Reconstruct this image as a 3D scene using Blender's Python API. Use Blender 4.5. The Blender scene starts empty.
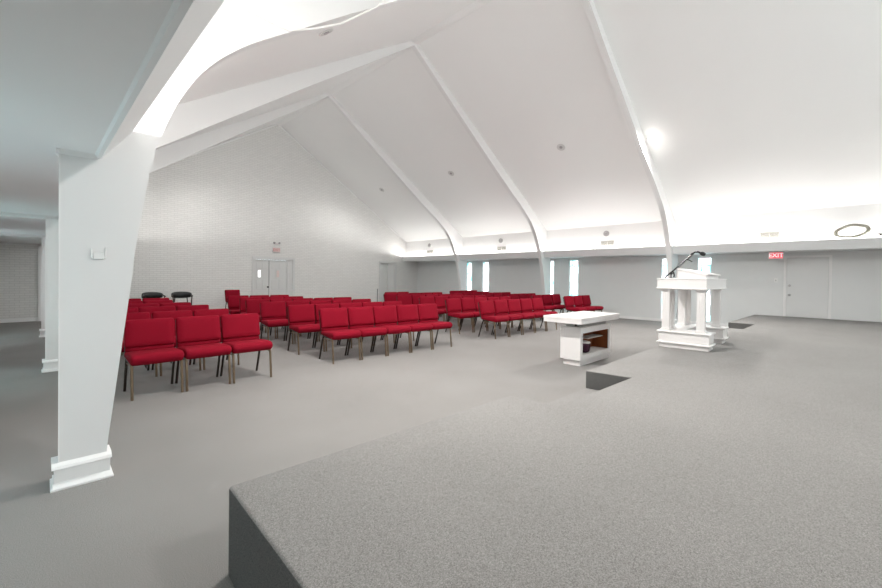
import bpy, bmesh, math, random
from mathutils import Vector, Matrix
random.seed(7)
C = bpy.context.scene.collection
PI = math.pi

# ------------------------------------------------------------------ materials
def mat(name, col, rough=0.6, metal=0.0, bump=None, noise=None, emit=None, spec=0.5, sheen=0.0):
    m = bpy.data.materials.new(name); m.use_nodes = True
    nt = m.node_tree; b = nt.nodes['Principled BSDF']
    b.inputs['Base Color'].default_value = (*col, 1)
    b.inputs['Roughness'].default_value = rough
    b.inputs['Metallic'].default_value = metal
    b.inputs['Specular IOR Level'].default_value = spec
    if sheen: b.inputs['Sheen Weight'].default_value = sheen
    if emit:
        b.inputs['Emission Color'].default_value = (*emit[0], 1)
        b.inputs['Emission Strength'].default_value = emit[1]
    tc = nt.nodes.new('ShaderNodeTexCoord')
    if noise:                                   # (scale, amount) colour variation
        n = nt.nodes.new('ShaderNodeTexNoise'); n.inputs['Scale'].default_value = noise[0]; n.inputs['Detail'].default_value = 3
        nt.links.new(tc.outputs['Object'], n.inputs['Vector'])
        mx = nt.nodes.new('ShaderNodeMix'); mx.data_type = 'RGBA'
        mx.inputs['A'].default_value = (*[c*(1-noise[1]) for c in col], 1)
        mx.inputs['B'].default_value = (*[min(1, c*(1+noise[1])) for c in col], 1)
        nt.links.new(n.outputs['Fac'], mx.inputs['Factor']); nt.links.new(mx.outputs['Result'], b.inputs['Base Color'])
    if bump:                                    # (scale, strength)
        n = nt.nodes.new('ShaderNodeTexNoise'); n.inputs['Scale'].default_value = bump[0]; n.inputs['Detail'].default_value = 4
        nt.links.new(tc.outputs['Object'], n.inputs['Vector'])
        bp = nt.nodes.new('ShaderNodeBump'); bp.inputs['Strength'].default_value = bump[1]; bp.inputs['Distance'].default_value = 0.01
        nt.links.new(n.outputs['Fac'], bp.inputs['Height']); nt.links.new(bp.outputs['Normal'], b.inputs['Normal'])
    return m

def carpet_mat(name, col):
    m = bpy.data.materials.new(name); m.use_nodes = True
    nt = m.node_tree; b = nt.nodes['Principled BSDF']; L = nt.links.new
    b.inputs['Roughness'].default_value = 0.95; b.inputs['Specular IOR Level'].default_value = 0.1
    g = nt.nodes.new('ShaderNodeNewGeometry')
    n1 = nt.nodes.new('ShaderNodeTexNoise'); n1.inputs['Scale'].default_value = 210; n1.inputs['Detail'].default_value = 6; n1.inputs['Roughness'].default_value = 0.75
    n2 = nt.nodes.new('ShaderNodeTexNoise'); n2.inputs['Scale'].default_value = 0.9; n2.inputs['Detail'].default_value = 4
    L(g.outputs['Position'], n1.inputs['Vector']); L(g.outputs['Position'], n2.inputs['Vector'])
    r1 = nt.nodes.new('ShaderNodeMapRange'); r1.inputs['From Min'].default_value = .3; r1.inputs['From Max'].default_value = .7
    r1.inputs['To Min'].default_value = 0.35; r1.inputs['To Max'].default_value = 1.65
    r2 = nt.nodes.new('ShaderNodeMapRange'); r2.inputs['From Min'].default_value = .25; r2.inputs['From Max'].default_value = .75
    r2.inputs['To Min'].default_value = 0.93; r2.inputs['To Max'].default_value = 1.07
    L(n1.outputs['Fac'], r1.inputs['Value']); L(n2.outputs['Fac'], r2.inputs['Value'])
    mu = nt.nodes.new('ShaderNodeMath'); mu.operation = 'MULTIPLY'
    L(r1.outputs['Result'], mu.inputs[0]); L(r2.outputs['Result'], mu.inputs[1])
    vm = nt.nodes.new('ShaderNodeVectorMath'); vm.operation = 'SCALE'; vm.inputs[0].default_value = col
    L(mu.outputs['Value'], vm.inputs['Scale']); L(vm.outputs['Vector'], b.inputs['Base Color'])
    bp = nt.nodes.new('ShaderNodeBump'); bp.inputs['Strength'].default_value = 0.5; bp.inputs['Distance'].default_value = 0.006
    L(n1.outputs['Fac'], bp.inputs['Height']); L(bp.outputs['Normal'], b.inputs['Normal'])
    return m

def brick_mat(name, c1, c2):
    m = bpy.data.materials.new(name); m.use_nodes = True
    nt = m.node_tree; b = nt.nodes['Principled BSDF']; L = nt.links.new
    b.inputs['Roughness'].default_value = 0.55
    g = nt.nodes.new('ShaderNodeNewGeometry'); s = nt.nodes.new('ShaderNodeSeparateXYZ'); c = nt.nodes.new('ShaderNodeCombineXYZ')
    L(g.outputs['Position'], s.inputs[0])
    ad = nt.nodes.new('ShaderNodeMath'); ad.operation = 'ADD'; L(s.outputs['X'], ad.inputs[0]); L(s.outputs['Y'], ad.inputs[1])
    L(ad.outputs[0], c.inputs['X']); L(s.outputs['Z'], c.inputs['Y'])
    br = nt.nodes.new('ShaderNodeTexBrick'); L(c.outputs[0], br.inputs['Vector'])
    br.inputs['Scale'].default_value = 1.0; br.inputs['Brick Width'].default_value = .21; br.inputs['Row Height'].default_value = .071
    br.inputs['Mortar Size'].default_value = .007; br.inputs['Mortar Smooth'].default_value = .5
    br.inputs['Color1'].default_value = (*c1, 1); br.inputs['Color2'].default_value = (*[x*.95 for x in c1], 1); br.inputs['Mortar'].default_value = (*c2, 1)
    L(br.outputs['Color'], b.inputs['Base Color'])
    iv = nt.nodes.new('ShaderNodeMath'); iv.operation = 'SUBTRACT'; iv.inputs[0].default_value = 1; L(br.outputs['Fac'], iv.inputs[1])
    bp = nt.nodes.new('ShaderNodeBump'); bp.inputs['Strength'].default_value = .6; bp.inputs['Distance'].default_value = .008
    L(iv.outputs[0], bp.inputs['Height']); L(bp.outputs['Normal'], b.inputs['Normal'])
    return m

def glass_mat(name, tint, seed):
    """leaded pale stained glass: irregular panes, clear, aqua and rose, with dark cames; lets daylight through"""
    m = bpy.data.materials.new(name); m.use_nodes = True
    nt = m.node_tree; L = nt.links.new
    for n in list(nt.nodes):
        if n.type == 'BSDF_PRINCIPLED': nt.nodes.remove(n)
    out = [n for n in nt.nodes if n.type == 'OUTPUT_MATERIAL'][0]
    g = nt.nodes.new('ShaderNodeNewGeometry'); s = nt.nodes.new('ShaderNodeSeparateXYZ'); c = nt.nodes.new('ShaderNodeCombineXYZ')
    L(g.outputs['Position'], s.inputs[0])
    my = nt.nodes.new('ShaderNodeMath'); my.operation = 'MULTIPLY_ADD'; my.inputs[1].default_value = 1.0; my.inputs[2].default_value = seed
    L(s.outputs['Y'], my.inputs[0]); L(my.outputs[0], c.inputs['X']); L(s.outputs['Z'], c.inputs['Y'])
    br = nt.nodes.new('ShaderNodeTexBrick'); L(c.outputs[0], br.inputs['Vector'])
    br.offset = .35; br.inputs['Scale'].default_value = 1.0; br.inputs['Brick Width'].default_value = .26; br.inputs['Row Height'].default_value = .33
    br.inputs['Mortar Size'].default_value = .009; br.inputs['Color1'].default_value = (1, 1, 1, 1); br.inputs['Color2'].default_value = (*tint, 1)
    br.inputs['Mortar'].default_value = (.05, .06, .06, 1)
    vo = nt.nodes.new('ShaderNodeTexVoronoi'); vo.inputs['Scale'].default_value = 7; L(c.outputs[0], vo.inputs['Vector'])
    rp = nt.nodes.new('ShaderNodeValToRGB'); e = rp.color_ramp.elements
    e[0].position = 0; e[0].color = (.55, .90, .93, 1); e[1].position = 1; e[1].color = (1, 1, 1, 1)
    a = rp.color_ramp.elements.new(.22); a.color = (.66, .95, .95, 1); a = rp.color_ramp.elements.new(.3); a.color = (.95, 1, 1, 1)
    a = rp.color_ramp.elements.new(.8); a.color = (1, 1, 1, 1); a = rp.color_ramp.elements.new(.9); a.color = (1, .72, .76, 1)
    sp = nt.nodes.new('ShaderNodeSeparateXYZ'); L(vo.outputs['Color'], sp.inputs[0]); L(sp.outputs['X'], rp.inputs['Fac'])
    mx = nt.nodes.new('ShaderNodeMix'); mx.data_type = 'RGBA'; mx.blend_type = 'MULTIPLY'; mx.inputs['Factor'].default_value = 1
    L(br.outputs['Color'], mx.inputs['A']); L(rp.outputs['Color'], mx.inputs['B'])
    tr = nt.nodes.new('ShaderNodeBsdfTranslucent'); L(mx.outputs['Result'], tr.inputs['Color'])
    tp = nt.nodes.new('ShaderNodeBsdfTransparent'); L(mx.outputs['Result'], tp.inputs['Color'])
    gl = nt.nodes.new('ShaderNodeBsdfGlossy'); gl.inputs['Roughness'].default_value = .15
    m1 = nt.nodes.new('ShaderNodeMixShader'); m1.inputs[0].default_value = .55; L(tr.outputs[0], m1.inputs[1]); L(tp.outputs[0], m1.inputs[2])
    m2 = nt.nodes.new('ShaderNodeMixShader'); m2.inputs[0].default_value = .04; L(m1.outputs[0], m2.inputs[1]); L(gl.outputs[0], m2.inputs[2])
    L(m2.outputs[0], out.inputs['Surface'])
    return m

M = {}
M['white'] = mat('white_paint', (.87, .86, .85), .5, noise=(2, .015), bump=(60, .03))
M['ceil'] = mat('ceiling_paint', (.86, .855, .845), .7, noise=(.7, .02), bump=(25, .06))
M['arch'] = mat('arch_paint', (.81, .805, .80), .45, bump=(20, .04))
M['soffit'] = mat('aisle_ceiling_paint', (.84, .85, .85), .6, noise=(1, .015))
M['grey'] = mat('grey_wall_paint', (.76, .77, .765), .55, noise=(3, .02), bump=(80, .05))
M['door'] = mat('grey_door_paint', (.73, .735, .73), .45, noise=(3, .015))
M['doorw'] = mat('white_door_paint', (.70, .70, .69), .45)
M['gap'] = mat('door_gap', (.12, .12, .12), .8)
M['trim'] = mat('trim_white', (.88, .875, .87), .35)
M['lect'] = mat('lectern_white_gloss', (.84, .82, .81), .35, noise=(5, .01))
M['brick'] = brick_mat('white_painted_brick', (.82, .81, .79), (.66, .65, .63))
M['carpet'] = carpet_mat('grey_carpet', (.262, .253, .245))
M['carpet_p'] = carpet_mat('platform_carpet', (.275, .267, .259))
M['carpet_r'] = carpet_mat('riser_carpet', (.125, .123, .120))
M['red'] = mat('crimson_fabric', (.225, .0018, .014), .85, noise=(260, .16), bump=(300, .15), spec=.15)
M['reddk'] = mat('crimson_piping', (.28, .005, .018), .8, spec=.2)
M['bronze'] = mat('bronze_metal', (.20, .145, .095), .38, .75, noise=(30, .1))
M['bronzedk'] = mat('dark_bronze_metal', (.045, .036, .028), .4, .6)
M['black'] = mat('black_plastic', (.012, .012, .013), .4)
M['leather'] = mat('black_leather', (.018, .019, .019), .35, bump=(60, .1))
M['wooddk'] = mat('dark_wood', (.03, .018, .012), .4, noise=(12, .3))
M['wood'] = mat('brown_wood', (.26, .075, .02), .5, noise=(9, .3))
M['purple'] = mat('purple_cloth', (.05, .012, .03), .9, noise=(40, .3))
M['cream'] = mat('cream_cloth', (.75, .72, .70), .9, noise=(30, .1))
M['neck'] = mat('grey_neck', (.42, .42, .41), .6)
M['steel'] = mat('brushed_steel', (.45, .45, .44), .35, .9)
M['grille'] = mat('vent_grille', (.40, .385, .35), .5)
M['grilledk'] = mat('vent_dark', (.10, .095, .085), .7)
M['lampring'] = mat('round_fixture', (.38, .36, .36), .4)
M['exitred'] = mat('exit_face', (.75, .13, .17), .5, emit=((1, .12, .17), .35))
M['exitbox'] = mat('exit_box', (.72, .66, .66), .5)
M['exitpale'] = mat('exit_face_pale', (.78, .62, .60), .5)
M['letter'] = mat('exit_letters', (.9, .75, .75), .5, emit=((1, .8, .8), .4))
M['letterred'] = mat('exit_letters_red', (.62, .30, .28), .5)
M['canring'] = mat('ceiling_fixture_ring', (.66, .65, .64), .5)
M['hose'] = mat('grey_green_hose', (.22, .21, .17), .6, noise=(30, .4))
M['wire'] = mat('white_wire', (.8, .79, .77), .5)
M['wiregrey'] = mat('grey_wire', (.45, .44, .42), .5)
M['lamp'] = mat('lamp_glow', (1, .97, .9), .4, emit=((1, .96, .9), 60))
M['lite'] = mat('door_lite', (.9, .9, .9), .2, emit=((1, 1, 1), 1.0))
M['litepink'] = mat('door_lite_pink', (.80, .66, .63), .3)
M['shade_dk'] = mat('skirting_dark', (.10, .10, .10), .8)
M['note'] = mat('paper', (.85, .85, .84), .7)

# ------------------------------------------------------------------ mesh helpers
class MB:
    def __init__(s): s.bm = bmesh.new()
    def box(s, x0, x1, y0, y1, z0, z1, bev=0, seg=2, mtx=None):
        r = bmesh.ops.create_cube(s.bm, size=1.0); vs = r['verts']
        for v in vs:
            v.co = Vector(((x0+x1)/2+v.co.x*(x1-x0), (y0+y1)/2+v.co.y*(y1-y0), (z0+z1)/2+v.co.z*(z1-z0)))
        if bev:
            es = set(e for v in vs for e in v.link_edges)
            r2 = bmesh.ops.bevel(s.bm, geom=list(es), offset=bev, segments=seg, affect='EDGES', profile=.5)
            vs = list(set(v for f in r2['faces'] for v in f.verts) | set(v for v in vs if v.is_valid))
        if mtx is not None:
            for v in set(vs): v.co = mtx @ v.co
        return s
    def prism(s, pts, axis, a0, a1):
        """closed polygon pts swept along axis ('x','y','z') from a0 to a1"""
        def P(p, a):
            if axis == 'x': return (a, p[0], p[1])
            if axis == 'y': return (p[0], a, p[1])
            return (p[0], p[1], a)
        A = [s.bm.verts.new(P(p, a0)) for p in pts]; B = [s.bm.verts.new(P(p, a1)) for p in pts]
        n = len(pts)
        s.bm.faces.new(A); s.bm.faces.new(B[::-1])
        for i in range(n):
            j = (i+1) % n; s.bm.faces.new((A[i], B[i], B[j], A[j]))
        return s
    def tube(s, path, r, n=10, closed=False, rz=None, cap=True):
        path = [Vector(p) for p in path]; rings = []; N = len(path)
        up = Vector((0, 0, 1)); prev = None
        for i, p in enumerate(path):
            if closed: t = path[(i+1) % N]-path[i-1]
            else: t = path[min(i+1, N-1)]-path[max(i-1, 0)]
            t.normalize()
            if prev is None:
                a = t.cross(up) if abs(t.z) < .95 else t.cross(Vector((0, 1, 0)))
            else: a = prev-t*prev.dot(t)
            a.normalize(); prev = a.copy(); b = t.cross(a)
            rr = r[i] if isinstance(r, (list, tuple)) else r
            k = rz if rz else 1.0
            rings.append([s.bm.verts.new(p+(a*math.cos(2*PI*j/n)*rr+b*math.sin(2*PI*j/n)*rr*k)) for j in range(n)])
        m = N if closed else N-1
        for i in range(m):
            A = rings[i]; B = rings[(i+1) % N]
            for j in range(n): s.bm.faces.new((A[j], A[(j+1) % n], B[(j+1) % n], B[j]))
        if not closed and cap: s.bm.faces.new(rings[0][::-1]); s.bm.faces.new(rings[-1])
        return s
    def cyl(s, p, q, r0, r1=None, n=20):
        return s.tube([p, q], [r0, r1 if r1 is not None else r0], n)
    def lathe(s, prof, c, axis, n=28):
        """prof: (radius, height along axis) from centre c; axis a unit Vector"""
        axis = Vector(axis).normalized(); a = axis.orthogonal().normalized(); b = axis.cross(a); c = Vector(c)
        R = [[s.bm.verts.new(c+axis*h+(a*math.cos(2*PI*j/n)+b*math.sin(2*PI*j/n))*r) for j in range(n)] for r, h in prof]
        for i in range(len(R)-1):
            for j in range(n): s.bm.faces.new((R[i][j], R[i][(j+1) % n], R[i+1][(j+1) % n], R[i+1][j]))
        s.bm.faces.new(R[0][::-1]); s.bm.faces.new(R[-1]); return s
    def cushion(s, w, h, t, rc, mtx, puff=.02, n=6, bow=0.0, edge=.024):
        """rounded upholstered pad in local XZ plane, thickness along Y"""
        out = []
        for cx, cz, a0 in ((w/2-rc, h/2-rc, 0), (-w/2+rc, h/2-rc, PI/2), (-w/2+rc, -h/2+rc, PI), (w/2-rc, -h/2+rc, 1.5*PI)):
            for k in range(n+1):
                a = a0+PI/2*k/n; out.append((cx, cz, math.cos(a), math.sin(a)))
        lay = [(-t/2-puff, .5), (-t/2-puff*.8, .3), (-t/2, edge), (-t/2+.010, edge*.35), (-t/2+.024, 0), (t/2-.024, 0), (t/2-.010, edge*.35), (t/2, edge), (t/2+puff*.5, .3), (t/2+puff*.6, .5)]
        R = []
        for y, ins in lay:
            ring = []
            for cx, cz, ca, sa in out:
                x, z = cx+rc*ca, cz+rc*sa
                if ins >= .3: x *= (1-ins*1.2); z *= (1-ins*1.2)
                else: x -= ca*ins; z -= sa*ins
                ring.append(s.bm.verts.new(mtx @ Vector((x, y+bow*(x/(w/2))**2, z))))
            R.append(ring)
        N = len(out)
        for i in range(len(R)-1):
            for j in range(N): s.bm.faces.new((R[i][j], R[i][(j+1) % N], R[i+1][(j+1) % N], R[i+1][j]))
        s.bm.faces.new(R[0][::-1]); s.bm.faces.new(R[-1]); return s
    def build(s, name, m, parent=None, smooth=False, loc=None, rz=0, angle=None):
        bmesh.ops.recalc_face_normals(s.bm, faces=s.bm.faces)
        if loc is not None:
            pass
        me = bpy.data.meshes.new(name); s.bm.to_mesh(me); s.bm.free()
        me.materials.append(m)
        if smooth:
            for p in me.polygons: p.use_smooth = True
            me.update()
        o = bpy.data.objects.new(name, me); C.objects.link(o)
        if smooth and angle:
            me.set_sharp_from_angle(angle=math.radians(angle))
        if parent: o.parent = parent
        if loc is not None: o.location = loc
        if rz: o.rotation_euler = (0, 0, rz)
        return o

def tag(o, label=None, cat=None, group=None, kind=None):
    if label: o['label'] = label
    if cat: o['category'] = cat
    if group: o['group'] = group
    if kind: o['kind'] = kind
    return o
def thing(name, label, cat, loc=(0, 0, 0), rz=0, group=None):
    o = bpy.data.objects.new(name, None); C.objects.link(o); o.empty_display_size = .1
    o.location = loc; o.rotation_euler = (0, 0, rz); return tag(o, label, cat, group)
def copy_tree(o, parent=None):
    c = o.copy(); C.objects.link(c)
    if parent: c.parent = parent
    for ch in list(o.children): copy_tree(ch, c)
    return c
def struct(o, label=None, cat=None):
    o['kind'] = 'structure'
    if label: o['label'] = label
    if cat: o['category'] = cat
    return o
def text_mesh(name, txt, size, m, parent, mtx, depth=.003):
    cu = bpy.data.curves.new('t', 'FONT'); cu.body = txt; cu.size = size; cu.align_x = 'CENTER'; cu.align_y = 'CENTER'; cu.extrude = depth; cu.offset = size*.02
    t = bpy.data.objects.new('t', cu); C.objects.link(t)
    bpy.context.view_layer.update()
    me = bpy.data.meshes.new_from_object(t); bpy.data.objects.remove(t); bpy.data.curves.remove(cu)
    me.name = name; me.transform(mtx); me.materials.clear(); me.materials.append(m)
    o = bpy.data.objects.new(name, me); C.objects.link(o)
    if parent: o.parent = parent
    return o

# ------------------------------------------------------------------ room dimensions (metres)
YB = 17.206; YF = -5.0; S = 4.572; YA = 3.783
XWL, XWR = -.90, 15.61            # outer walls under the low ceilings
XUL, XUR = .12, 14.68             # clerestory walls above the shelves
ZS = 2.33                         # underside of the low ceilings
ZU, XR, ZR = 3.437, 7.36, 8.05    # eave and ridge of the ceiling
ZP = .436                         # platform height
def ceilz(x): return ZU+(x-XUL)/(XR-XUL)*(ZR-ZU) if x < XR else ZU+(XUR-x)/(XUR-XR)*(ZR-ZU)

# floor
struct(MB().box(XWL-.2, XWR+.2, YF-.2, YB+.4, -.12, 0).build('floor', M['carpet']), 'grey carpeted floor of the hall', 'floor')

# platform with two recessed stairs
pf = [(.676, 2.128), (3.0, 2.045), (3.02, 1.60), (4.485, 1.519), (4.430, 1.995), (10.72, 1.87), (10.75, 1.36), (12.222, 1.316), (12.25, 1.845), (XWR, 1.70), (XWR, YF), (.345, YF)]
mb = MB().prism(pf, 'z', .0, ZP)
bmesh.ops.recalc_face_normals(mb.bm, faces=mb.bm.faces)
es = [e for e in mb.bm.edges if all(v.co.z > ZP-.01 for v in e.verts) and not any(abs(v.co.x-XWR) < .01 and abs(v.co.y-YF) < .01 for v in e.verts)]
es += [e for e in mb.bm.edges if all(abs(v.co.x-.676) < .01 and abs(v.co.y-2.128) < .01 for v in e.verts)]
bmesh.ops.bevel(mb.bm, geom=es, offset=.018, segments=3, affect='EDGES', profile=.5)
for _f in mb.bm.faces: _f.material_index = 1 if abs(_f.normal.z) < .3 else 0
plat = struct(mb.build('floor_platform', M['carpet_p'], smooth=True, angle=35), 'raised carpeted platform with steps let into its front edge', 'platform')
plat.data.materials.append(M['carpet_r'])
MB().prism([(3.0, 2.04), (3.02, 1.61), (4.47, 1.53), (4.42, 1.99)], 'z', 0, .235).build('step', M['carpet_p'], plat)
MB().prism([(10.72, 1.86), (10.75, 1.37), (12.21, 1.32), (12.24, 1.84)], 'z', 0, .205).build('step', M['carpet_p'], plat)

# ---- outer side walls with window openings
def side_wall(name, x_in, x_out, wins, zt, m):
    """wall between YF and YB; windows list of (y0, y1, z0, z1)"""
    mb = MB(); y = YF
    for (a, b, z0, z1) in sorted(wins):
        mb.box(min(x_in, x_out), max(x_in, x_out), y, a, 0, zt)
        mb.box(min(x_in, x_out), max(x_in, x_out), a, b, 0, z0)
        mb.box(min(x_in, x_out), max(x_in, x_out), a, b, z1, zt)
        y = b
    mb.box(min(x_in, x_out), max(x_in, x_out), y, YB, 0, zt)
    return struct(mb.build(name, m))
centres = [3.03, 4.13, 7.62, 8.72, 12.21, 13.31]
wins = [(c-.2, c+.2, .10, 2.24) for c in centres]
side_wall('wall_right', XWR, XWR+.22, wins, ZS, M['grey']); side_wall('wall_left', XWL, XWL-.22, wins, ZS, M['grey'])
GL = [glass_mat('leaded_glass_aqua', (.86, 1, 1), 0), glass_mat('leaded_glass_clear', (1, .95, .96), 3.7), glass_mat('leaded_glass_mixed', (.8, 1, .97), 9.1)]
k = 0
desc = ['tall narrow leaded window in the long wall right of the lectern mic', 'tall narrow leaded window partly behind the nearest arch leg', 'tall leaded window behind the front chairs beside the communion table', 'tall narrow leaded window just beside the second arch leg', 'right one of the two far leaded windows', 'left one of the two far leaded windows']
for side, xi, sg in (('right', XWR, 1), ('left', XWL, -1)):
    for i, (a, b, z0, z1) in enumerate(wins):
        k += 1
        f = MB(); x0, x1 = sorted((xi+sg*.02, xi+sg*.08))
        w = .018
        f.box(x0, x1, a, a+w, z0, z1).box(x0, x1, b-w, b, z0, z1).box(x0, x1, a+w, b-w, z0, z0+w).box(x0, x1, a+w, b-w, z1-w, z1)
        o = struct(f.build('window_%d' % k, M['trim']))
        if side == 'right': o['label'] = desc[i]
        MB().box(min(xi+sg*.045, xi+sg*.053), max(xi+sg*.045, xi+sg*.053), a+w, b-w, z0+w, z1-w).build('leaded_glass', GL[i % 3], o)

# ---- clerestory walls, low ceilings with shelf lip, main ceiling
struct(MB().box(XUR, XUR+.12, YF, YB, ZS+.04, ZU+.1).build('wall_right_upper', M['white']))
struct(MB().box(XUL-.12, XUL, YF, YB, ZS+.04, ZU+.1).build('wall_left_upper', M['white']))
def shelf(name, sg, x0, m):
    # profile measured from the wall plane: dx towards the nave
    if sg > 0: P = [(14.52, 2.325), (14.39, 2.560), (14.39, 2.576), (14.42, 2.576), (14.53, 2.375), (XWR+.2, 2.375), (XWR+.2, 2.335), (14.545, 2.335), (14.535, 2.325)]
    else: P = [(.335, 2.310), (.514, 2.548), (.514, 2.562), (.488, 2.562), (.352, 2.375), (XWL-.2, 2.375), (XWL-.2, 2.33), (.300, 2.33), (.312, 2.314)]
    return struct(MB().prism(P, 'y', YF, YB).build(name, m))
shelf('ceiling_right_aisle', 1, 0, M['soffit']); shelf('ceiling_left_aisle', -1, 0, M['soffit'])
struct(MB().prism([(XUL-.1, ZU-.064), (XR, ZR), (XUR+.1, ZU-.064), (XUR+.1, ZU+.1), (XR, ZR+.16), (XUL-.1, ZU+.1)], 'y', YF, YB).build('ceiling', M['ceil']), 'steep white plaster ceiling rising to a central ridge', 'ceiling')
# ridge board
struct(MB().prism([(XR-.13, ZR-.085), (XR, ZR-.10), (XR+.13, ZR-.085), (XR+.13, ZR-.04), (XR-.13, ZR-.04)], 'y', YF, YB).build('trim_1', M['ceil']))
# shallow cross beams of the left aisle ceiling
for n, y in ((2, YA+S), (3, YA+2*S)):
    struct(MB().box(XWL, .12, y, y+.14, ZS-.05, ZS).build('trim_%d' % n, M['trim']))
struct(MB().box(XWL, .07, YB-.03, YB-.001, ZS-.06, ZS).build('trim_4', M['trim']))

# ---- gable wall with openings
D1 = (6.42, 8.09, 2.165); D2 = (12.93, 13.93, 2.20)
mb = MB()
for a, b in ((XWL-.2, D1[0]), (D1[1], D2[0]), (D2[1], XWR+.2)): mb.box(a, b, YB, YB+.3, 0, ZS+.04)
mb.box(D1[0], D1[1], YB, YB+.3, D1[2], ZS+.04); mb.box(D2[0], D2[1], YB, YB+.3, D2[2], ZS+.04)
mb.prism([(XUL-.12, ZS+.04), (XUR+.12, ZS+.04), (XUR+.12, ZU), (XR, ZR+.1), (XUL-.12, ZU)], 'y', YB, YB+.3)
struct(mb.build('wall_back', M['brick']), 'white painted brick gable wall at the far end', 'wall')
# thin trim under the ceiling along the gable
for n, (xa, xb) in ((5, (XUL, XR)), (6, (XR, XUR))):
    za, zb = ceilz(xa), ceilz(xb)
    struct(MB().prism([(xa, za-.01), (xb, zb-.01), (xb, zb-.075), (xa, za-.075)], 'y', YB-.025, YB-.001).build('trim_%d' % n, M['trim']))
mb = MB().box(XWL-.2, XWR+.2, YF-.2, YF, 0, ZS+.04)
GX0, GX1, GZ0 = 4.2, 10.52, 3.9                     # glazed part added to the unseen front gable for fill daylight
zt0 = ceilz(GX0)-.35; zr0 = ZR-.5
mb.prism([(XUL-.12, ZS+.04), (GX0, ZS+.04), (GX0, ceilz(GX0)+.1), (XUL-.12, ZU)], 'y', YF-.2, YF)
mb.prism([(XUR+.12, ZS+.04), (GX1, ZS+.04), (GX1, ceilz(GX1)+.1), (XUR+.12, ZU)], 'y', YF-.2, YF)
mb.box(GX0, GX1, YF-.2, YF, ZS+.04, GZ0)
mb.prism([(GX0, zt0), (XR, zr0), (XR, ZR+.1), (GX0, ceilz(GX0)+.1)], 'y', YF-.2, YF)
mb.prism([(GX1, zt0), (XR, zr0), (XR, ZR+.1), (GX1, ceilz(GX1)+.1)], 'y', YF-.2, YF)
struct(mb.build('wall_front', M['white']))
mb = MB()
def zgl(x): return zt0+(zr0-zt0)*(x-GX0)/(XR-GX0) if x < XR else zt0+(zr0-zt0)*(GX1-x)/(GX1-XR)
for i in range(7):
    x = GX0+(GX1-GX0)*i/6; x = min(max(x, GX0+.03), GX1-.03); mb.box(x-.03, x+.03, YF-.13, YF-.07, GZ0, zgl(x)-.01)
mb.box(GX0, GX1, YF-.13, YF-.07, GZ0, GZ0+.06).box(GX0, GX1, YF-.13, YF-.07, 5.0, 5.06)
wf = struct(mb.build('window_13', M['trim']))
cg = bpy.data.materials.new('clear_glass'); cg.use_nodes = True
for n in list(cg.node_tree.nodes):
    if n.type == 'BSDF_PRINCIPLED': cg.node_tree.nodes.remove(n)
_o = [n for n in cg.node_tree.nodes if n.type == 'OUTPUT_MATERIAL'][0]
_t = cg.node_tree.nodes.new('ShaderNodeBsdfTransparent'); _t.inputs[0].default_value = (.96, .98, .97, 1)
_g = cg.node_tree.nodes.new('ShaderNodeBsdfGlossy'); _g.inputs['Roughness'].default_value = .02
_m = cg.node_tree.nodes.new('ShaderNodeMixShader'); _m.inputs[0].default_value = .06
cg.node_tree.links.new(_t.outputs[0], _m.inputs[1]); cg.node_tree.links.new(_g.outputs[0], _m.inputs[2]); cg.node_tree.links.new(_m.outputs[0], _o.inputs['Surface'])
MB().prism([(GX0, GZ0), (GX1, GZ0), (GX1, zt0), (XR, zr0), (GX0, zt0)], 'y', YF-.105, YF-.095).build('fill_glazing', cg, wf)
# baseboards
struct(MB().box(XWR-.02, XWR, 1.75, YB, 0, .09).build('baseboard_right', M['trim']))
struct(MB().box(XWR-.016, XWR, YF, -.05, ZP, ZP+.06).box(XWR-.016, XWR, 1.06, 1.69, ZP, ZP+.06).build('baseboard_right_platform', M['grey']))
struct(MB().box(XWL, XWL+.02, YF, YB, 0, .1).build('baseboard_left', M['trim']))
mb = MB()
for a, b in ((XWL+.02, D1[0]-.1), (D1[1]+.1, D2[0]-.1), (D2[1]+.1, XWR-.02)): mb.box(a, b, YB-.02, YB, 0, .11)
struct(mb.build('baseboard_back', M['trim']))
# pilaster strip at the far end of the left aisle
struct(MB().box(.08, .30, YB-.06, YB-.001, .11, ZS-.06).box(.06, .32, YB-.08, YB-.001, 0, .11).build('trim_7', M['trim']))

# ---- doors
def casing(mb, x0, x1, zt, y0, y1, w=.085):
    mb.box(x0-w, x0, y0, y1, 0, zt+w).box(x1, x1+w, y0, y1, 0, zt+w).box(x0, x1, y0, y1, zt, zt+w)
def leaf(x0, x1, zt, y, parent, lite, m):
    mb = MB(); t = .045; w = x1-x0
    mb.box(x0, x1, y, y+t, .01, zt)
    for (u0, u1) in ((.13, .46), (.54, .87)):
        for (z0, z1) in ((.15, .72), (.86, 1.28)):
            mb.box(x0+w*u0, x0+w*u1, y-.010, y, z0, z1, bev=.006, seg=1)
    for (u0, u1) in ((.13, .46), (.54, .87)):
        mb.box(x0+w*u0, x0+w*u1, y-.010, y, 1.74, zt-.14, bev=.006, seg=1)
    d = mb.build('door_leaf', m, parent)
    lx = x0+w*lite[0]
    MB().box(lx-.075, lx+.075, y-.014, y-.004, 1.36, 1.70).build('lite_frame', m, d)
    MB().box(lx-.055, lx+.055, y-.018, y-.012, 1.385, 1.675).build('lite', lite[1], d)
    return d
dr = MB(); casing(dr, D1[0], D1[1], D1[2], YB-.025, YB-.001); dr.box(D1[0], D1[0]+.03, YB, YB+.13, 0, D1[2]).box(D1[1]-.24, D1[1], YB+.02, YB+.13, 0, D1[2]).box(D1[0]+.03, D1[1]-.24, YB, YB+.13, D1[2]-.03, D1[2])
d1 = struct(dr.build('door_1', M['doorw']), 'white double door under the exit sign in the brick wall', 'door')
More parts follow.
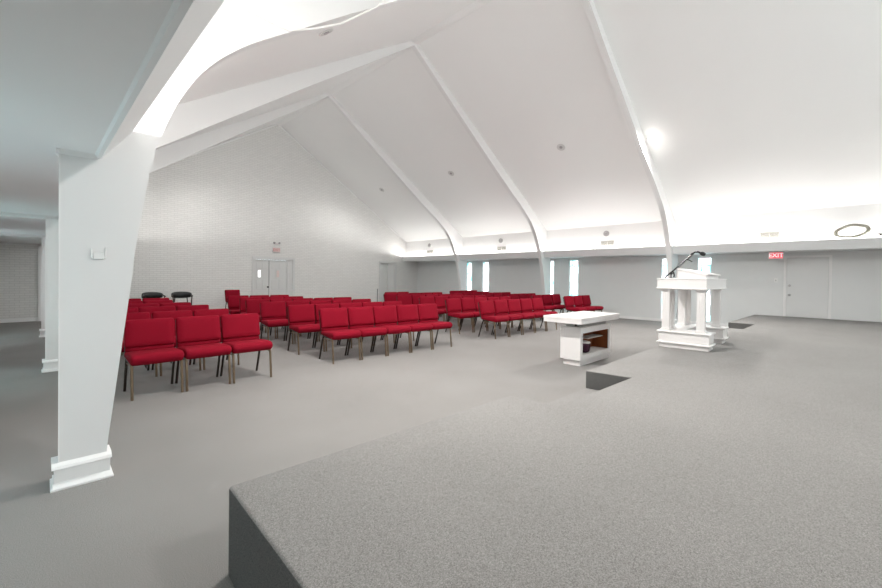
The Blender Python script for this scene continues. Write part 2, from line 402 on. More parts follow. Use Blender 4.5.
a = leaf(D1[0]+.032, 7.045, D1[2]-.035, YB+.06, d1, (.33, M['lite']), M['doorw']); b = leaf(7.07, D1[1]-.242, D1[2]-.035, YB+.06, d1, (.47, M['litepink']), M['doorw'])
MB().box(7.045, 7.07, YB+.09, YB+.11, 0, D1[2]-.035).build('door_gap', M['gap'], d1)
MB().lathe([(.03, 0), (.034, .01), (.016, .02), (.016, .045), (.034, .06), (.036, .08), (.02, .095)], (7.0, YB+.06, .967), (0, -1, 0), 16).build('knob', M['black'], a, True, angle=40)
dr = MB(); casing(dr, D2[0], D2[1], D2[2], YB-.025, YB-.001); dr.box(D2[0], D2[0]+.03, YB, YB+.2, 0, D2[2]).box(D2[1]-.03, D2[1], YB, YB+.2, 0, D2[2]).box(D2[0]+.03, D2[1]-.03, YB, YB+.2, D2[2]-.03, D2[2])
d2 = struct(dr.build('door_2', M['doorw']), 'narrow white doorway at the right end of the brick wall', 'door')
MB().box(D2[0]+.03, 13.47, YB+.14, YB+.18, 0, D2[2]-.03).build('door_leaf', M['doorw'], d2)
MB().box(13.47, D2[1]-.03, YB+.06, YB+.18, 0, D2[2]-.03).build('side_panel', M['doorw'], d2)
# exit door of the platform
y0, y1 = .055, .96; dr = MB()
dr.box(XWR-.03, XWR-.001, y0-.06, y0, ZP, 2.235).box(XWR-.03, XWR-.001, y1, y1+.06, ZP, 2.235).box(XWR-.03, XWR-.001, y0, y1, 2.175, 2.235)
d3 = struct(dr.build('door_3', M['trim']), 'grey exit door at the right end of the platform', 'door')
lf = MB().box(XWR-.018, XWR-.001, y0+.006, y1-.006, ZP+.01, 2.169).build('door_leaf', M['door'], d3)
MB().lathe([(.032, 0), (.034, .008), (.014, .016), (.014, .04), (.03, .055), (.032, .075), (.018, .088)], (XWR-.018, .885, 1.075), (-1, 0, 0), 18).build('knob', M['steel'], lf, True, angle=40)
MB().lathe([(.032, 0), (.032, .014), (.020, .018), (.018, .03)], (XWR-.018, .885, 1.355), (-1, 0, 0), 18).build('deadbolt', M['steel'], lf, True, angle=40)

# ------------------------------------------------------------------ laminated arches
LI = [(.374, 0), (.376, .2), (.415, .55), (.46, .95), (.507, 1.36), (.536, 1.66), (.575, 1.93), (.614, 2.2), (.651, 2.41), (.715, 2.622), (.802, 2.846), (.93, 3.09), (1.076, 3.289), (1.243, 3.459), (1.43, 3.618), (1.83, 3.91), (2.29, 4.25), (2.8, 4.62), (4.05, 5.53), (5.31, 6.43), (6.4, 7.2), (7.36, 7.90)]
RI = [(7.36, 7.90), (8.6, 7.02), (9.75, 6.22), (10.85, 5.46), (11.6, 4.95), (12.2, 4.55), (12.75, 4.20), (13.2, 3.88), (13.55, 3.60), (13.83, 3.25), (14.03, 2.92), (14.20, 2.55), (14.32, 2.2), (14.44, 1.8), (14.52, 1.4), (14.62, .9), (14.66, .3), (14.66, 0)]
def smooth_curve(pts, n=3):
    out = []
    for i in range(len(pts)-1):
        p0 = pts[max(i-1, 0)]; p1 = pts[i]; p2 = pts[i+1]; p3 = pts[min(i+2, len(pts)-1)]
        for k in range(n):
            t = k/n
            out.append(tuple(.5*((2*p1[d])+(-p0[d]+p2[d])*t+(2*p0[d]-5*p1[d]+4*p2[d]-p3[d])*t*t+(-p0[d]+3*p1[d]-3*p2[d]+p3[d])*t**3) for d in (0, 1)))
    out.append(pts[-1]); return out
def make_arch(name, y, rz, label):
    t = .14
    e = thing(name, label, 'arch', (.12, y, 0), rz, 'laminated arches spanning the hall')
    inn = smooth_curve(LI[:-1]+[(7.0, 7.64)])+smooth_curve([(7.72, 7.64)]+RI[1:])
    # outer line: plumb legs, then along the ceiling
    inl = [p for p in smooth_curve(LI)]; inr = [p for p in smooth_curve(RI)]
    mb = MB(); bm = mb.bm
    def strip(inner, outer_of):
        F = []; 
        for (x, z) in inner:
            ox, oz = outer_of(x, z)
            F.append([bm.verts.new((x-.12, 0, z)), bm.verts.new((ox-.12, 0, oz)), bm.verts.new((ox-.12, t, oz)), bm.verts.new((x-.12, t, z))])
        for i in range(len(F)-1):
            A, B = F[i], F[i+1]
            for j in range(4): bm.faces.new((A[j], A[(j+1) % 4], B[(j+1) % 4], B[j]))
        bm.faces.new(F[0][::-1]); bm.faces.new(F[-1])
    def mk(side):
        X0 = .12 if side < 0 else 15.04
        XE = .12 if side < 0 else XUR
        def f(x, z):
            # parameter by height on the leg, by x on the rafter
            if z < 2.3: return (X0, z)
            if side < 0:
                if x > 2.0: return (x, ceilz(x)+.03)
                u = (z-2.3)/(4.03-2.3)      # blend round the knee
                if u < .6: return (X0, 2.3+u/.6*(ZU-2.3))
                v = (u-.6)/.4; xx = .12+v*(2.0-.12); return (xx, ceilz(xx)+.03)
            else:
                if x < 12.72: return (x, ceilz(x)+.03)
                u = (z-2.3)/(4.22-2.3)
                if u < .6: return (X0-(X0-XUR-.1)*(u/.6)**.5, 2.3+u/.6*(ZU-2.3))
                v = min(1, (u-.6)/.4); xx = (XUR+.1)+v*(12.72-XUR-.1); return (xx, ceilz(min(xx, XUR))+.03)
        return f
    strip(inl, mk(-1)); strip(inr, mk(1))
    mb.build('arch_rib', M['arch'], e, False)
    # boxed plinths at both feet
    for nm, x0, x1 in (('plinth', .12, .375), ('plinth', 14.65, 15.04)):
        a, b = x0-.12, x1-.12
        p = MB().prism([(a-.042, -.046), (b+.036, -.046), (b+.036, t+.046), (a-.042, t+.046)], 'z', 0, .012).prism([(-.046, .012), (t+.046, .012), (t+.02, .045), (-.02, .045)], 'x', a-.030, b+.028).box(a-.022, b+.018, -.020, t+.020, .03, .145)
        p.prism([(-.034, .140), (t+.034, .140), (t+.026, .158), (t+.001, .178), (-.001, .178), (-.026, .158)], 'x', a-.036, b+.026)
        p.build(nm, M['trim'], e)
    # small crown where the leg meets the aisle ceiling
    MB().prism([(-.03, ZS), (0, ZS-.03), (0, ZS)], 'x', -.02, .2).prism([(-.02, ZS), (.0, ZS-.03), (0, ZS)], 'y', -.03, t).build('crown', M['trim'], e)
    MB().box(-.0035, .004, -.004, .003, .178, ZS-.03).build('corner_bead', M['trim'], e)
    return e
make_arch('arch', YA, -math.radians(.38), 'nearest white arch, its wide leg with plinth filling the left foreground')
make_arch('arch', YA+S, 0, 'middle white arch, second from the camera, landing behind the communion table')
make_arch('arch', YA+2*S, 0, 'farthest white arch, closest to the brick gable wall')

# ------------------------------------------------------------------ congregation chairs
def make_chair():
    r = thing('church_chair', 'x', 'chair')
    W = .540
    # seat: thick pad with a rolled front
    mb = MB(); n = 10; prof = []
    # side profile (y,z) of the seat, front is -y
    P = [(-.300, .440), (-.308, .475), (-.292, .508), (-.245, .528), (-.15, .528), (.0, .520), (.12, .512), (.185, .508), (.195, .48), (.19, .445), (.0, .430), (-.2, .405), (-.272, .402)]
    def ringx(x, k):
        cy, cz = -.05, .466
        return [mb.bm.verts.new((x, cy+(y-cy)*k[0], cz+(z-cz)*k[1])) for y, z in P]
    xs = [(-W/2, (.90, .55)), (-W/2+.008, (.955, .82)), (-W/2+.022, (.99, .96)), (-W/2+.05, (1, 1)), (0, (1, 1.04)), (W/2-.05, (1, 1)), (W/2-.022, (.99, .96)), (W/2-.008, (.955, .82)), (W/2, (.90, .55))]
    R = [ringx(x, k) for x, k in xs]
    for i in range(len(R)-1):
        for j in range(len(P)): mb.bm.faces.new((R[i][j], R[i][(j+1) % len(P)], R[i+1][(j+1) % len(P)], R[i+1][j]))
    mb.bm.faces.new(R[0][::-1]); mb.bm.faces.new(R[-1])
    seat = mb.build('seat', M['red'], r, True)
    for sx in (-1, 1):
        MB().tube([(sx*(W/2-.004), y, z) for y, z in ((-.27, .462), (-.15, .458), (.0, .455), (.17, .455))], .004, 6).build('piping', M['reddk'], seat, True)
    # backrest: wide padded panel, leaning back
    T = Matrix.Translation((0, .228, .722)) @ Matrix.Rotation(math.radians(-13), 4, 'X')
    bk = MB().cushion(W-.008, .352, .068, .030, T, puff=.012, bow=-.012, edge=.016).build('backrest', M['red'], r, True, angle=60)
    T2 = Matrix.Translation((0, .188, .528)) @ Matrix.Rotation(math.radians(-8), 4, 'X')
    MB().cushion(W-.02, .055, .040, .02, T2, puff=.004, edge=.01).build('lower_back_pad', M['red'], r, True, angle=60)
    for sx in (-1, 1):
        x = sx*.252
        MB().tube([(x, -.215, .425), (x, -.235, .36), (x, -.262, .12), (x, -.275, 0)], .0155, 10).build('front_leg', M['bronze'], r, True, angle=60)
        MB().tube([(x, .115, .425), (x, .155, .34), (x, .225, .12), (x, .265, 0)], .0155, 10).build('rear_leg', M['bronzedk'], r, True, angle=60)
        MB().tube([(x, -.235, .375), (x, -.05, .382), (x, .140, .375)], .008, 6).build('stretcher', M['bronze'], r, True, angle=60)
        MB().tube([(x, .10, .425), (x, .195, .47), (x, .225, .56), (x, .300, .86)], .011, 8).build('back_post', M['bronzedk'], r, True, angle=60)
    MB().box(-.255, .255, -.215, -.190, .398, .430).box(-.255, .255, .12, .14, .415, .435).box(-.262, -.242, -.19, .12, .410, .432).box(.242, .262, -.19, .12, .410, .432).build('seat_frame', M['bronzedk'], r)
    return r
proto = make_chair(); used = [False]
ordn = ['first', 'second', 'third', 'fourth', 'fifth', 'sixth']
def place(x, y, rz, label, group):
    if not used[0]: o = proto; used[0] = True
    else: o = copy_tree(proto)
    o.location = (x, y, 0); o.rotation_euler = (0, 0, rz); o['label'] = label; o['category'] = 'chair'; o['group'] = group
    return o
rowname = ['front', 'second', 'third', 'fourth', 'fifth', 'back']
# each row: x of the left end, y of the backrest tops at both ends, number of chairs, pitch
blocks = {
 'left': [(.775, 6.355, 6.36, 3, .556), (.70, 7.47, 7.50, 3, .560), (.72, 8.76, 8.66, 3, .55), (.62, 9.76, 9.56, 3, .55), (.55, 10.8, 10.70, 3, .548), (.66, 11.75, 11.60, 3, .548)],
 'centre': [(3.52, 6.51, 6.31, 5, .5485), (3.46, 7.64, 7.44, 5, .5485), (3.40, 8.86, 8.62, 5, .548), (3.46, 9.88, 9.62, 5, .548), (3.67, 10.95, 10.72, 3, .548), (3.70, 11.95, 11.70, 3, .548)],
 'right': [(7.77, 6.32, 6.21, 5, .572), (7.76, 7.46, 7.30, 5, .56), (7.93, 8.72, 8.38, 5, .55), (8.00, 9.85, 9.50, 5, .55), (8.36, 10.95, 10.85, 5, .55), (9.08, 11.86, 11.78, 2, .56)],
 'far right': [(12.28, 6.36, 6.26, 3, .575), (12.05, 7.42, 7.32, 3, .59), (12.05, 8.40, 8.30, 3, .55), (12.1, 9.62, 9.50, 3, .55), (11.85, 10.50, 10.42, 3, .55), (12.5, 11.75, 11.6, 3, .55)],
}
side_of = {'left': 'left', 'centre': 'left', 'right': 'left', 'far right': 'left'}
first_chair = None
for bn, rows in blocks.items():
    for ri, (x0, ya, yb, n, p) in enumerate(rows):
        L = n*p; rz = math.atan2(yb-ya, L)
        for i in range(n):
            cx = x0+(i+.5)*p; yt = ya+(yb-ya)*((i+.5)/n)
            # the backrest top lies .285 behind the chair's origin
            px = cx; py = yt-.275
            lab = 'red padded chair, %s from left in the %s row of the %s block' % (ordn[i], rowname[ri], bn)
            if n > 1 and i == n-1: lab = 'red padded chair, rightmost of the %s row in the %s block' % (rowname[ri], bn)
            o = place(px, py, rz, lab, 'red chairs in rows, %s block' % bn)
            if first_chair is None: first_chair = o
first_chair['label'] = 'red padded chair, leftmost of the front row, torn black lining hanging underneath'
mb = MB()
for x, w, d in ((-.10, .035, .075), (.16, .04, .055)):
    MB().prism([(x-w, .425), (x+w, .425), (x+.01, .425-d*1.5)], 'y', -.10, -.094).build('torn_lining', M['black'], first_chair)
place(5.35, 16.25, 0, 'single red padded chair standing alone against the brick wall left of the double door', 'red chair at the brick wall')

# ------------------------------------------------------------------ two black armchairs at the back wall
def make_armchair():
    r = thing('armchair', 'x', 'chair')
    # curved leather top band
    out = []; n = 14
    mb = MB(); R = []
    for i in range(n+1):
        a = PI*(i/n); cx, cy = -.285*math.cos(a), .02+.20*math.sin(a)
        nx, ny = -math.cos(a), math.sin(a)
        h = .115*(.35+.65*math.sin(a)**.6) if 0 < i < n else .03
        R.append([mb.bm.verts.new((cx+nx*t, cy+ny*t, .745+z*h)) for t, z in ((-.022, -1), (-.03, 0), (-.018, .9), (.012, 1), (.024, .5), (.024, -.6), (.012, -1))])
    for i in range(n):
        for j in range(7): mb.bm.faces.new((R[i][j], R[i][(j+1) % 7], R[i+1][(j+1) % 7], R[i+1][j]))
    mb.bm.faces.new(R[0][::-1]); mb.bm.faces.new(R[-1])
    mb.build('backrest', M['leather'], r, True)
    T = Matrix.Translation((0, .0, .45)) @ Matrix.Rotation(PI/2, 4, 'X')
    MB().cushion(.48, .46, .07, .06, T, puff=.015).build('seat', M['leather'], r, True)
    for sx in (-1, 1):
        MB().tube([(sx*.285, .03, .735), (sx*.29, -.10, .735), (sx*.285, -.22, .715)], [.018, .022, .02], 8).build('armrest', M['wooddk'], r, True)
        MB().tube([(sx*.275, -.20, .72), (sx*.26, -.21, .45), (sx*.26, -.23, 0)], [.018, .022, .016], 8).build('front_leg', M['wooddk'], r, True)
        MB().tube([(sx*.17, .20, .74), (sx*.20, .19, .45), (sx*.22, .25, 0)], [.016, .02, .016], 8).build('rear_leg', M['wooddk'], r, True)
    MB().box(-.25, .25, -.21, -.17, .36, .42).box(-.2, .2, .17, .2, .36, .42).build('seat_rail', M['wooddk'], r)
    return r
a1 = make_armchair(); a1.location = (2.79, 16.25, 0); a1.rotation_euler = (0, 0, .12); tag(a1, 'left one of two black leather armchairs at the back brick wall', 'chair', 'black armchairs at the brick wall')
a2 = copy_tree(a1); a2.location = (3.61, 16.2, 0); a2.rotation_euler = (0, 0, -.10); a2['label'] = 'right one of two black leather armchairs at the back brick wall'

# ------------------------------------------------------------------ communion table
ct = thing('communion_table', 'white communion table with open cupboard in front of the platform steps', 'table', (6.43, 3.0, 0), math.radians(-1.5))
BX, BY = 1.20, .37      # body
b = MB(); t = .03; z0, z1 = .10, .655
b.box(0, t, 0, BY, z0, z1).box(BX-t, BX, 0, BY, z0, z1).box(t, BX-t, BY-t, BY, z0, z1)
b.box(t, BX-t, 0, BY-t, z1-t, z1).box(t, BX-t, 0, BY-t, z0, z0+t)
b.box(t, .085, 0, .02, z0+t, z1-t).box(BX-.085, BX-t, 0, .02, z0+t, z1-t).box(.085, BX-.085, 0, .02, z1-.10, z1-t).box(.085, BX-.085, 0, .02, z0+t, z0+.085)
b.build('body', M['lect'], ct)
MB().box(.04, BX-.03, .03, BY-.04, 0, .10).build('plinth', M['lect'], ct)
MB().box(t+.001, .036, .021, BY-t-.001, z0+t, z1-t).box(BX-.036, BX-t-.001, .021, BY-t-.001, z0+t, z1-t).box(.037, BX-.037, BY-t-.006, BY-t-.001, z0+t, z1-t).build('wood_lining', M['wood'], ct)
MB().box(.56, BX-.04, .13, BY-.04, .40, .415).build('shelf', M['cream'], ct)
MB().box(.037, BX-.037, .021, BY-.04, z0+t, z0+t+.045).build('bottom_board', M['cream'], ct)
MB().box(.07, BX-.07, .06, BY-.06, .655, .735).build('neck', M['neck'], ct)
MB().box(-.20, BX+.10, -.112, BY+.215, .735, .800).box(-.206, BX+.106, -.118, BY+.221, .798, .838, bev=.005, seg=2).build('tabletop', M['lect'], ct)
MB().box(.04, .085, .10, .13, .675, .72).build('catch', M['black'], ct)
# things inside the cupboard
bb = tag(MB().lathe([(.06, 0), (.105, .02), (.115, .07), (.122, .14), (.115, .165), (.08, .17)], (6.43+.42, 3.0+.145, .178), (0, 0, 1), 24).build('basket', M['purple'], None, True), 'round dark purple offering basket in the communion table cupboard', 'basket')
MB().lathe([(.02, .16), (.115, .166), (.126, .175), (.11, .192), (.02, .188)], (6.43+.42, 3.0+.145, .178), (0, 0, 1), 24).build('cloth_lining', M['cream'], bb, True)
MB().box(6.43+.546, 6.43+.575, 3.12, 3.16, .178, .30, bev=.004, seg=1).build('handle', M['wood'], bb)

# ------------------------------------------------------------------ lectern
lc = thing('lectern', 'white columned lectern standing on the platform edge', 'lectern', (6.88, 1.25, ZP), 0)
LX, LY = 1.39, .70
def plinth(x0, x1, y0, y1):
    return (MB().box(x0+.02, x1-.02, y0+.02, y1-.02, 0, .065, bev=.004, seg=1)
            .box(x0-.012, x1+.012, y0-.012, y1+.012, .065, .092, bev=.008, seg=2).box(x0+.012, x1-.012, y0+.012, y1-.012, .092, .235)
            .box(x0-.012, x1+.012, y0-.012, y1+.012, .235, .262, bev=.008, seg=2))
plinth(0, .34, 0, LY).build('plinth', M['lect'], lc, False); plinth(LX-.34, LX, 0, LY).build('plinth', M['lect'], lc, False)
MB().box(.335, LX-.335, LY-.30, LY-.02, .0, .235).box(.353, LX-.353, LY-.31, LY, .235, .262, bev=.006, seg=1).build('back_plinth', M['lect'], lc)
def column(x, y):
    w = .052
    mb = MB().box(x-w-.018, x+w+.018, y-w-.018, y+w+.018, .262, .285, bev=.004, seg=1).box(x-w-.008, x+w+.008, y-w-.008, y+w+.008, .285, .30, bev=.005, seg=1)
    mb.box(x-w, x+w, y-w, y+w, .30, .885)
    for s in (-1, 1):
        for o in (-.026, 0, .026):
            mb.box(x+o-.008, x+o+.008, y+s*w-.004, y+s*w+.004, .33, .86).box(x+s*w-.004, x+s*w+.004, y+o-.008, y+o+.008, .33, .86)
    mb.box(x-w-.010, x+w+.010, y-w-.010, y+w+.010, .868, .885, bev=.004, seg=1).box(x-w-.02, x+w+.02, y-w-.02, y+w+.02, .885, .907, bev=.005, seg=1)
    mb.build('column', M['lect'], lc)
for x, y in ((.09, .13), (.09, .60), (.35, .61), (LX-.33, .61), (LX-.06, .60), (LX-.15, .14)): column(x, y)
MB().box(-.016, LX+.11, .038, LY+.026, .905, .925, bev=.006, seg=1).box(-.002, LX+.096, .052, LY+.012, .925, 1.052).box(-.012, LX+.106, .042, LY+.022, 1.052, 1.075, bev=.006, seg=1).build('top', M['lect'], lc)
# slanted reading desk, high on the audience side
MB().prism([(.10, 1.075), (.50, 1.075), (.50, 1.215), (.47, 1.225), (.10, 1.135)], 'x', .20, 1.10).build('reading_desk', M['lect'], lc)
MB().prism([(.07, 1.128), (.10, 1.120), (.50, 1.215), (.50, 1.235), (.07, 1.143)], 'x', .18, 1.12).build('desk_top', M['lect'], lc)
# microphone on a small boom stand, standing on the lectern top
L0 = Vector((6.87, 1.26, ZP))
mt = thing('microphone_stand', 'black boom microphone stand clamped on top of the white lectern', 'microphone', (6.99, 1.80, ZP+1.075))
MB().cyl((0, 0, 0), (0, 0, .008), .045, .04, 18).cyl((0, 0, .008), (0, 0, .07), .008, .008, 10).build('foot', M['black'], mt, True, angle=40)
MB().tube([(-.02, .085, .0), (.0, .05, .045), (.01, -.01, .10), (.30, -.235, .395)], .012, 8).build('boom', M['black'], mt, True)
MB().tube([(.0, -.03, .10), (.0, -.045, .05), (.0, -.04, .015)], .011, 8).cyl((-.02, .0, .075), (.02, .0, .075), .022, .022, 12).build('clamp', M['black'], mt, True)
MB().tube([(.20, -.16, .30), (.235, -.20, .285), (.25, -.23, .26)], .008, 8).build('boom_knob', M['black'], mt, True)
MB().tube([(.27, -.21, .38), (.32, -.25, .415), (.36, -.29, .415)], .013, 8).build('mic_clip', M['black'], mt, True)
MB().lathe([(.012, 0), (.016, .05), (.030, .07), (.034, .10), (.026, .125), (.008, .13)], (.345, -.275, .425), (.55, -.62, -.35), 14).build('mic_head', M['black'], mt, True)

# ------------------------------------------------------------------ clerestory wall fittings
def grille(y0, y1, z0, z1, label):
    r = thing('air_vent', label, 'vent', (XUR, (y0+y1)/2, z0), 0, 'air vents above the shelf')
    h = (y1-y0)/2; t = .02; H = z1-z0
    MB().box(-.018, -.001, -h, -h+t, 0, H).box(-.018, -.001, h-t, h, 0, H).box(-.018, -.001, -h+t, h-t, 0, t).box(-.018, -.001, -h+t, h-t, H-t, H).box(-.018, -.001, -.012, .012, t, H-t).build('frame', M['grille'], r)
    MB().box(-.006, -.001, -h+t, -.012, t, H-t).box(-.006, -.001, .012, h-t, t, H-t).build('backing', M['grilledk'], r)
    mb = MB(); n = 9
    for i in range(n):
        z = t+(H-2*t)*(i+.5)/n
        mb.box(-.016, -.008, -h+t, -.012, z-.004, z+.004).box(-.016, -.008, .012, h-t, z-.004, z+.004)
    mb.build('slats', M['grille'], r)
grille(1.07, 1.50, 2.70, 2.87, 'air vent on the upper wall left of the coiled hose')
for y, s in ((5.88, 'the bay nearest the lectern'), (10.60, 'the middle bay between two arches'), (15.22, 'the farthest bay')):
    grille(y-.24, y+.24, 2.70, 2.88, 'air vent on the upper wall in %s' % s)
    r = tag(MB().lathe([(.105, 0), (.105, .03), (.085, .045), (.06, .04), (.055, .02), (.02, .018)], (XUR, y+.04, 3.145), (-1, 0, 0), 24).build('wall_speaker', M['lampring'], None, True, angle=40), 'small round wall speaker above the vent in %s' % s, 'speaker', 'round fittings above the vents')
# recessed ceiling cans
sl = math.atan2(ZR-ZU, XUR-XR)
for side in (1, -1):
    nrm = Vector((-math.sin(sl)*side, 0, -math.cos(sl)))
    for y in (6.02, 10.65, 15.08):
        x = 11.36 if side > 0 else 3.36; z = ceilz(x)
        o = MB().lathe([(.13, -.01), (.13, .012), (.10, .016), (.09, .004), (.05, .003), (.045, .02), (.01, .022)], (x, y, z), nrm, 26).build('ceiling_light', M['canring'], None, True, angle=40)
        tag(o, 'round ceiling downlight, %s of three on the %s slope' % ({6.02: 'nearest', 10.65: 'middle', 15.08: 'farthest'}[y], 'right' if side > 0 else 'left'), 'ceiling light', 'round ceiling downlights')
        MB().lathe([(.05, 0), (.045, .012), (.03, .018)], Vector((x, y, z))+nrm*.012, nrm, 20).build('lens', M['lampring'], o, True)
# floodlights on the nearest arch
def flood(x, y, z, label, aim):
    r = thing('floodlight', label, 'floodlight', (x, y, z), 0, 'floodlights on the nearest arch')
    aim = Vector(aim).normalized()
    MB().lathe([(.02, -.09), (.05, -.08), (.065, -.03), (.075, .0), (.070, .004)], (0, 0, 0), aim, 20).build('housing', M['white'], r, True)
    MB().lathe([(.062, .006), (.055, .014), (.02, .02)], (0, 0, 0), aim, 20).build('bulb', M['lamp'], r, True)
    MB().cyl((0, 0, .06), (0, .11, .10), .014, .014, 10).build('bracket', M['white'], r, True)
    return r
flood(11.66, 3.56, 5.32, 'bright floodlight fixed to the nearest arch, high on the right', (-.5, -.5, -.7))
flood(3.05, 3.62, 4.95, 'floodlight on the left slope of the nearest arch', (.5, -.5, -.7))

# exit signs
ex = thing('exit_sign', 'red lit exit sign under the shelf left of the grey door', 'exit sign', (14.9, 1.15, 2.115))
MB().box(-.03, .03, -.165, .165, .0, .20, bev=.006, seg=1).build('housing', M['exitbox'], ex)
MB().box(-.036, -.0305, -.150, .150, .015, .185).build('face', M['exitred'], ex)
text_mesh('letters', 'EXIT', .16, M['letter'], ex, Matrix.Translation((-.038, 0, .10)) @ Matrix.Rotation(-PI/2, 4, 'Z') @ Matrix.Rotation(PI/2, 4, 'X'))
MB().box(-.02, .02, -.05, .05, .20, .218).build('ceiling_mount', M['exitbox'], ex)
ex = thing('exit_sign', 'pale exit sign on the brick wall above the double door', 'exit sign', (7.33, YB, 2.46))
MB().box(-.17, .17, -.05, -.001, 0, .21, bev=.006, seg=1).build('housing', M['exitbox'], ex)
MB().box(-.145, .145, -.056, -.0505, .02, .19).build('face', M['exitpale'], ex)
text_mesh('letters', 'EXIT', .15, M['letterred'], ex, Matrix.Translation((0, -.058, .105)) @ Matrix.Rotation(PI/2, 4, 'X'))
em = thing('emergency_light', 'twin headed emergency light high above the double door', 'light', (7.33, YB, 2.80))
MB().box(-.10, .10, -.05, -.001, 0, .07, bev=.006, seg=1).build('housing', M['exitbox'], em)
for s in (-1, 1): MB().lathe([(.02, 0), (.045, .03), (.05, .06), (.03, .065)], (s*.09, -.045, .07), (s*.4, -.8, -.1), 14).build('lamp_head', M['lampring'], em, True)

# coil of hose on the shelf
mb = MB(); path = []
N = 150
for i in range(N):
    a = 2*PI*i*5/N; j = i/N
    rx, rz_ = .29+.022*math.sin(7*j*PI), .155+.02*math.cos(9*j*PI)
    path.append((14.47+.012*math.sin(3.1*a)+.07*(1+math.sin(a)), -.345+rx*math.cos(a)+.008*math.sin(11*j), 2.765+rz_*math.sin(a)+.10*.35*math.cos(a)*-1+.006*math.sin(5*a)))
tag(mb.tube(path, .024, 7).build('hose_coil', M['hose'], None, True), 'grey coil of hose leaning on the shelf at far right', 'hose')
tag(MB().tube([(14.46, 1.10, 2.595), (14.43, .85, 2.60), (14.42, .75, 2.61), (14.41, .62, 2.585), (14.43, .42, 2.62), (14.45, .28, 2.70), (14.47, .12, 2.685), (14.45, .02, 2.62), (14.42, -.05, 2.592)], .008, 6).build('loose_cable', M['wiregrey'], None, True), 'thin loose cable arching along the shelf beside the hose', 'cable')
sc = thing('clamp_lamp', 'small dark clamp at the right end of the shelf', 'clamp', (14.43, -.80, 2.60))
MB().tube([(0, .03, .06), (0, .0, .085), (0, -.03, .05)], .012, 8).build('hook', M['black'], sc, True)
MB().lathe([(.012, 0), (.028, .02), (.030, .05), (.012, .06)], (0, -.03, .02), (0, -.3, 1), 12).build('head', M['bronzedk'], sc, True)
for y, h, lab in ((6.27, .05, 'small grey clip on the shelf edge, the left one of two'), (6.15, .085, 'small dark clip on the shelf edge, the right one of two')):
    tag(MB().box(14.398, 14.415, y-.012, y+.012, 2.576, 2.576+h).box(14.392, 14.42, y-.02, y+.02, 2.576, 2.588).build('shelf_clip', M['wiregrey'], None), lab, 'clip', 'clips on the shelf edge')

# switches
o = tag(MB().box(XWR-.012, XWR-.001, 1.16, 1.235, 1.44, 1.56, bev=.003, seg=1).build('switch_plate', M['note'], None), 'white switch plate on the grey wall left of the exit door', 'switch')
MB().box(XWR-.02, XWR-.012, 1.188, 1.207, 1.48, 1.52).build('toggle', M['steel'], o)
o = tag(MB().box(.295, .355, YA-.018, YA-.003, 1.585, 1.635, bev=.003, seg=1).build('thermostat', M['note'], None), 'small white thermostat with hooks on the nearest arch leg', 'thermostat')
MB().tube([(.285, YA-.012, 1.66), (.285, YA-.025, 1.60), (.290, YA-.03, 1.59)], .004, 6).tube([(.362, YA-.012, 1.67), (.362, YA-.025, 1.60), (.357, YA-.03, 1.59)], .004, 6).build('hook', M['note'], o, True)
# hanging cord of the left floodlight
cord = [(.90, 3.58, 3.74), (1.10, 3.58, 3.745), (1.45, 3.57, 3.72), (1.62, 3.57, 3.72), (1.85, 3.56, 3.83), (2.15, 3.57, 4.02), (2.3, 3.57, 4.15), (2.6, 3.58, 4.42), (3.0, 3.60, 4.90)]
tag(MB().tube(cord, .011, 7).build('power_cord', M['wire'], None, True), 'white power cord sagging in front of the nearest arch at top left', 'cord')
# thin pole near the doorway at the back
st = thing('stanchion', 'thin dark pole standing before the brick wall left of the narrow doorway', 'pole', (12.0, 16.2, 0))
MB().cyl((0, 0, 0), (0, 0, .02), .14, .12, 20).build('base', M['black'], st, True, angle=40)
MB().cyl((0, 0, .02), (0, 0, .85), .013, .013, 10).build('pole', M['black'], st, True, angle=40)

# ------------------------------------------------------------------ lights
def area(name, loc, rot, sx, sy, e, col):
    l = bpy.data.lights.new(name, 'AREA'); l.shape = 'RECTANGLE'; l.size = sx; l.size_y = sy; l.energy = e; l.color = col
    o = bpy.data.objects.new(name, l); C.objects.link(o); o.location = loc; o.rotation_euler = rot; return o
K_WASH, K_THROW = 1.6, 13.0      # W per metre of cove
for a, b in ((-4.8, 3.6), (4.05, 8.25), (8.6, 12.8), (13.2, 17.0)):
    for x, tilt in ((14.58, 1), (.28, -1)):
        L = b-a
        area('cove_wash', (x, (a+b)/2, 2.42), (PI, 0, 0), .07, L, K_WASH*L, (1, .95, .90))
        area('cove_throw', (x-.04*tilt, (a+b)/2, 2.555), (PI, math.radians(-94*tilt), 0), .03, L, K_THROW*L, (1, .985, .965))
def spot(name, loc, aim, e, r, col, ang=150, blend=1.0):
    l = bpy.data.lights.new(name, 'SPOT'); l.energy = e; l.shadow_soft_size = r; l.color = col; l.spot_size = math.radians(ang); l.spot_blend = blend
    o = bpy.data.objects.new(name, l); C.objects.link(o); o.location = loc
    o.rotation_euler = Vector(aim).to_track_quat('-Z', 'Y').to_euler(); return o
spot('floodlight_beam', (11.58, 3.46, 5.22), (-.45, .05, -.9), 760, .05, (1, .965, .925), 165)
spot('floodlight_beam', (3.14, 3.52, 4.85), (.45, -.05, -.9), 760, .05, (1, .965, .925), 165)
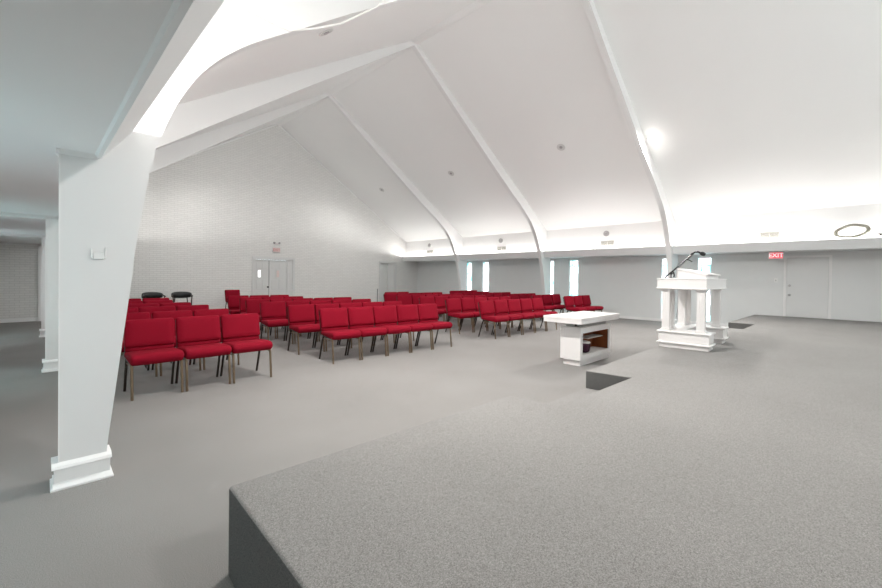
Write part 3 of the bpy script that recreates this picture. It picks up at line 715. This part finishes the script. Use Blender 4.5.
for y in (-3.1, 1.4, 6.02, 10.65, 15.08):  # fill spots added at unlit cans and, nearer the camera, without any fixture
    e = {-3.1: 60, 1.4: 12, 6.02: 120, 10.65: 210, 15.08: 150}[y]
    for x in (3.36, 11.36):
        n = Vector((math.sin(sl)*(1 if x < XR else -1), 0, -math.cos(sl)))
        spot('fill_spot', Vector((x, y, ceilz(x)))+n*.12, n+Vector((0, .9 if y < -2 else 0, -.25)), e, .10, (1, .98, .955), 158)

spot('column_fill_spot', (3.36, -3.1, ceilz(3.36)-.15), (-3.2, 6.9, -3.9), 420, .15, (1, .97, .95), 55)  # unseen spot added behind the camera to brighten the nearest arch leg
# sky outside the windows
w = bpy.data.worlds.new('sky'); bpy.context.scene.world = w; w.use_nodes = True
nt = w.node_tree; bg = nt.nodes['Background']
bg.inputs['Color'].default_value = (.88, .96, 1.0, 1); bg.inputs['Strength'].default_value = 4.0

# ------------------------------------------------------------------ camera (solved from the photograph's vanishing lines)
f, yaw, pitch, roll, cyp, H = 398.64, 45.584, -.529, .681, 280.537, 1.488
y_, p_, r_ = map(math.radians, (yaw, pitch, roll))
R0 = Vector((math.cos(y_), -math.sin(y_), 0)); D0 = Vector((math.sin(y_), math.cos(y_), 0)); Z0 = Vector((0, 0, 1))
F = D0*math.cos(p_)+Z0*math.sin(p_); U = -D0*math.sin(p_)+Z0*math.cos(p_)
A = R0*math.cos(r_)+U*math.sin(r_); B = -R0*math.sin(r_)+U*math.cos(r_)
cam = bpy.data.cameras.new('camera'); co = bpy.data.objects.new('camera', cam); C.objects.link(co)
m4 = Matrix((A, B, -F)).transposed().to_4x4(); m4.translation = Vector((0, 0, H)); co.matrix_world = m4
cam.sensor_width = 36; cam.sensor_fit = 'HORIZONTAL'; cam.lens = f/882*36
cam.shift_y = -(294-cyp)/882; cam.clip_start = .05; cam.clip_end = 200
sc_ = bpy.context.scene; sc_.camera = co
vs = sc_.view_settings; vs.view_transform = 'Standard'; vs.look = 'None'; vs.gamma = 1; vs.use_curve_mapping = False; vs.exposure = 0.40
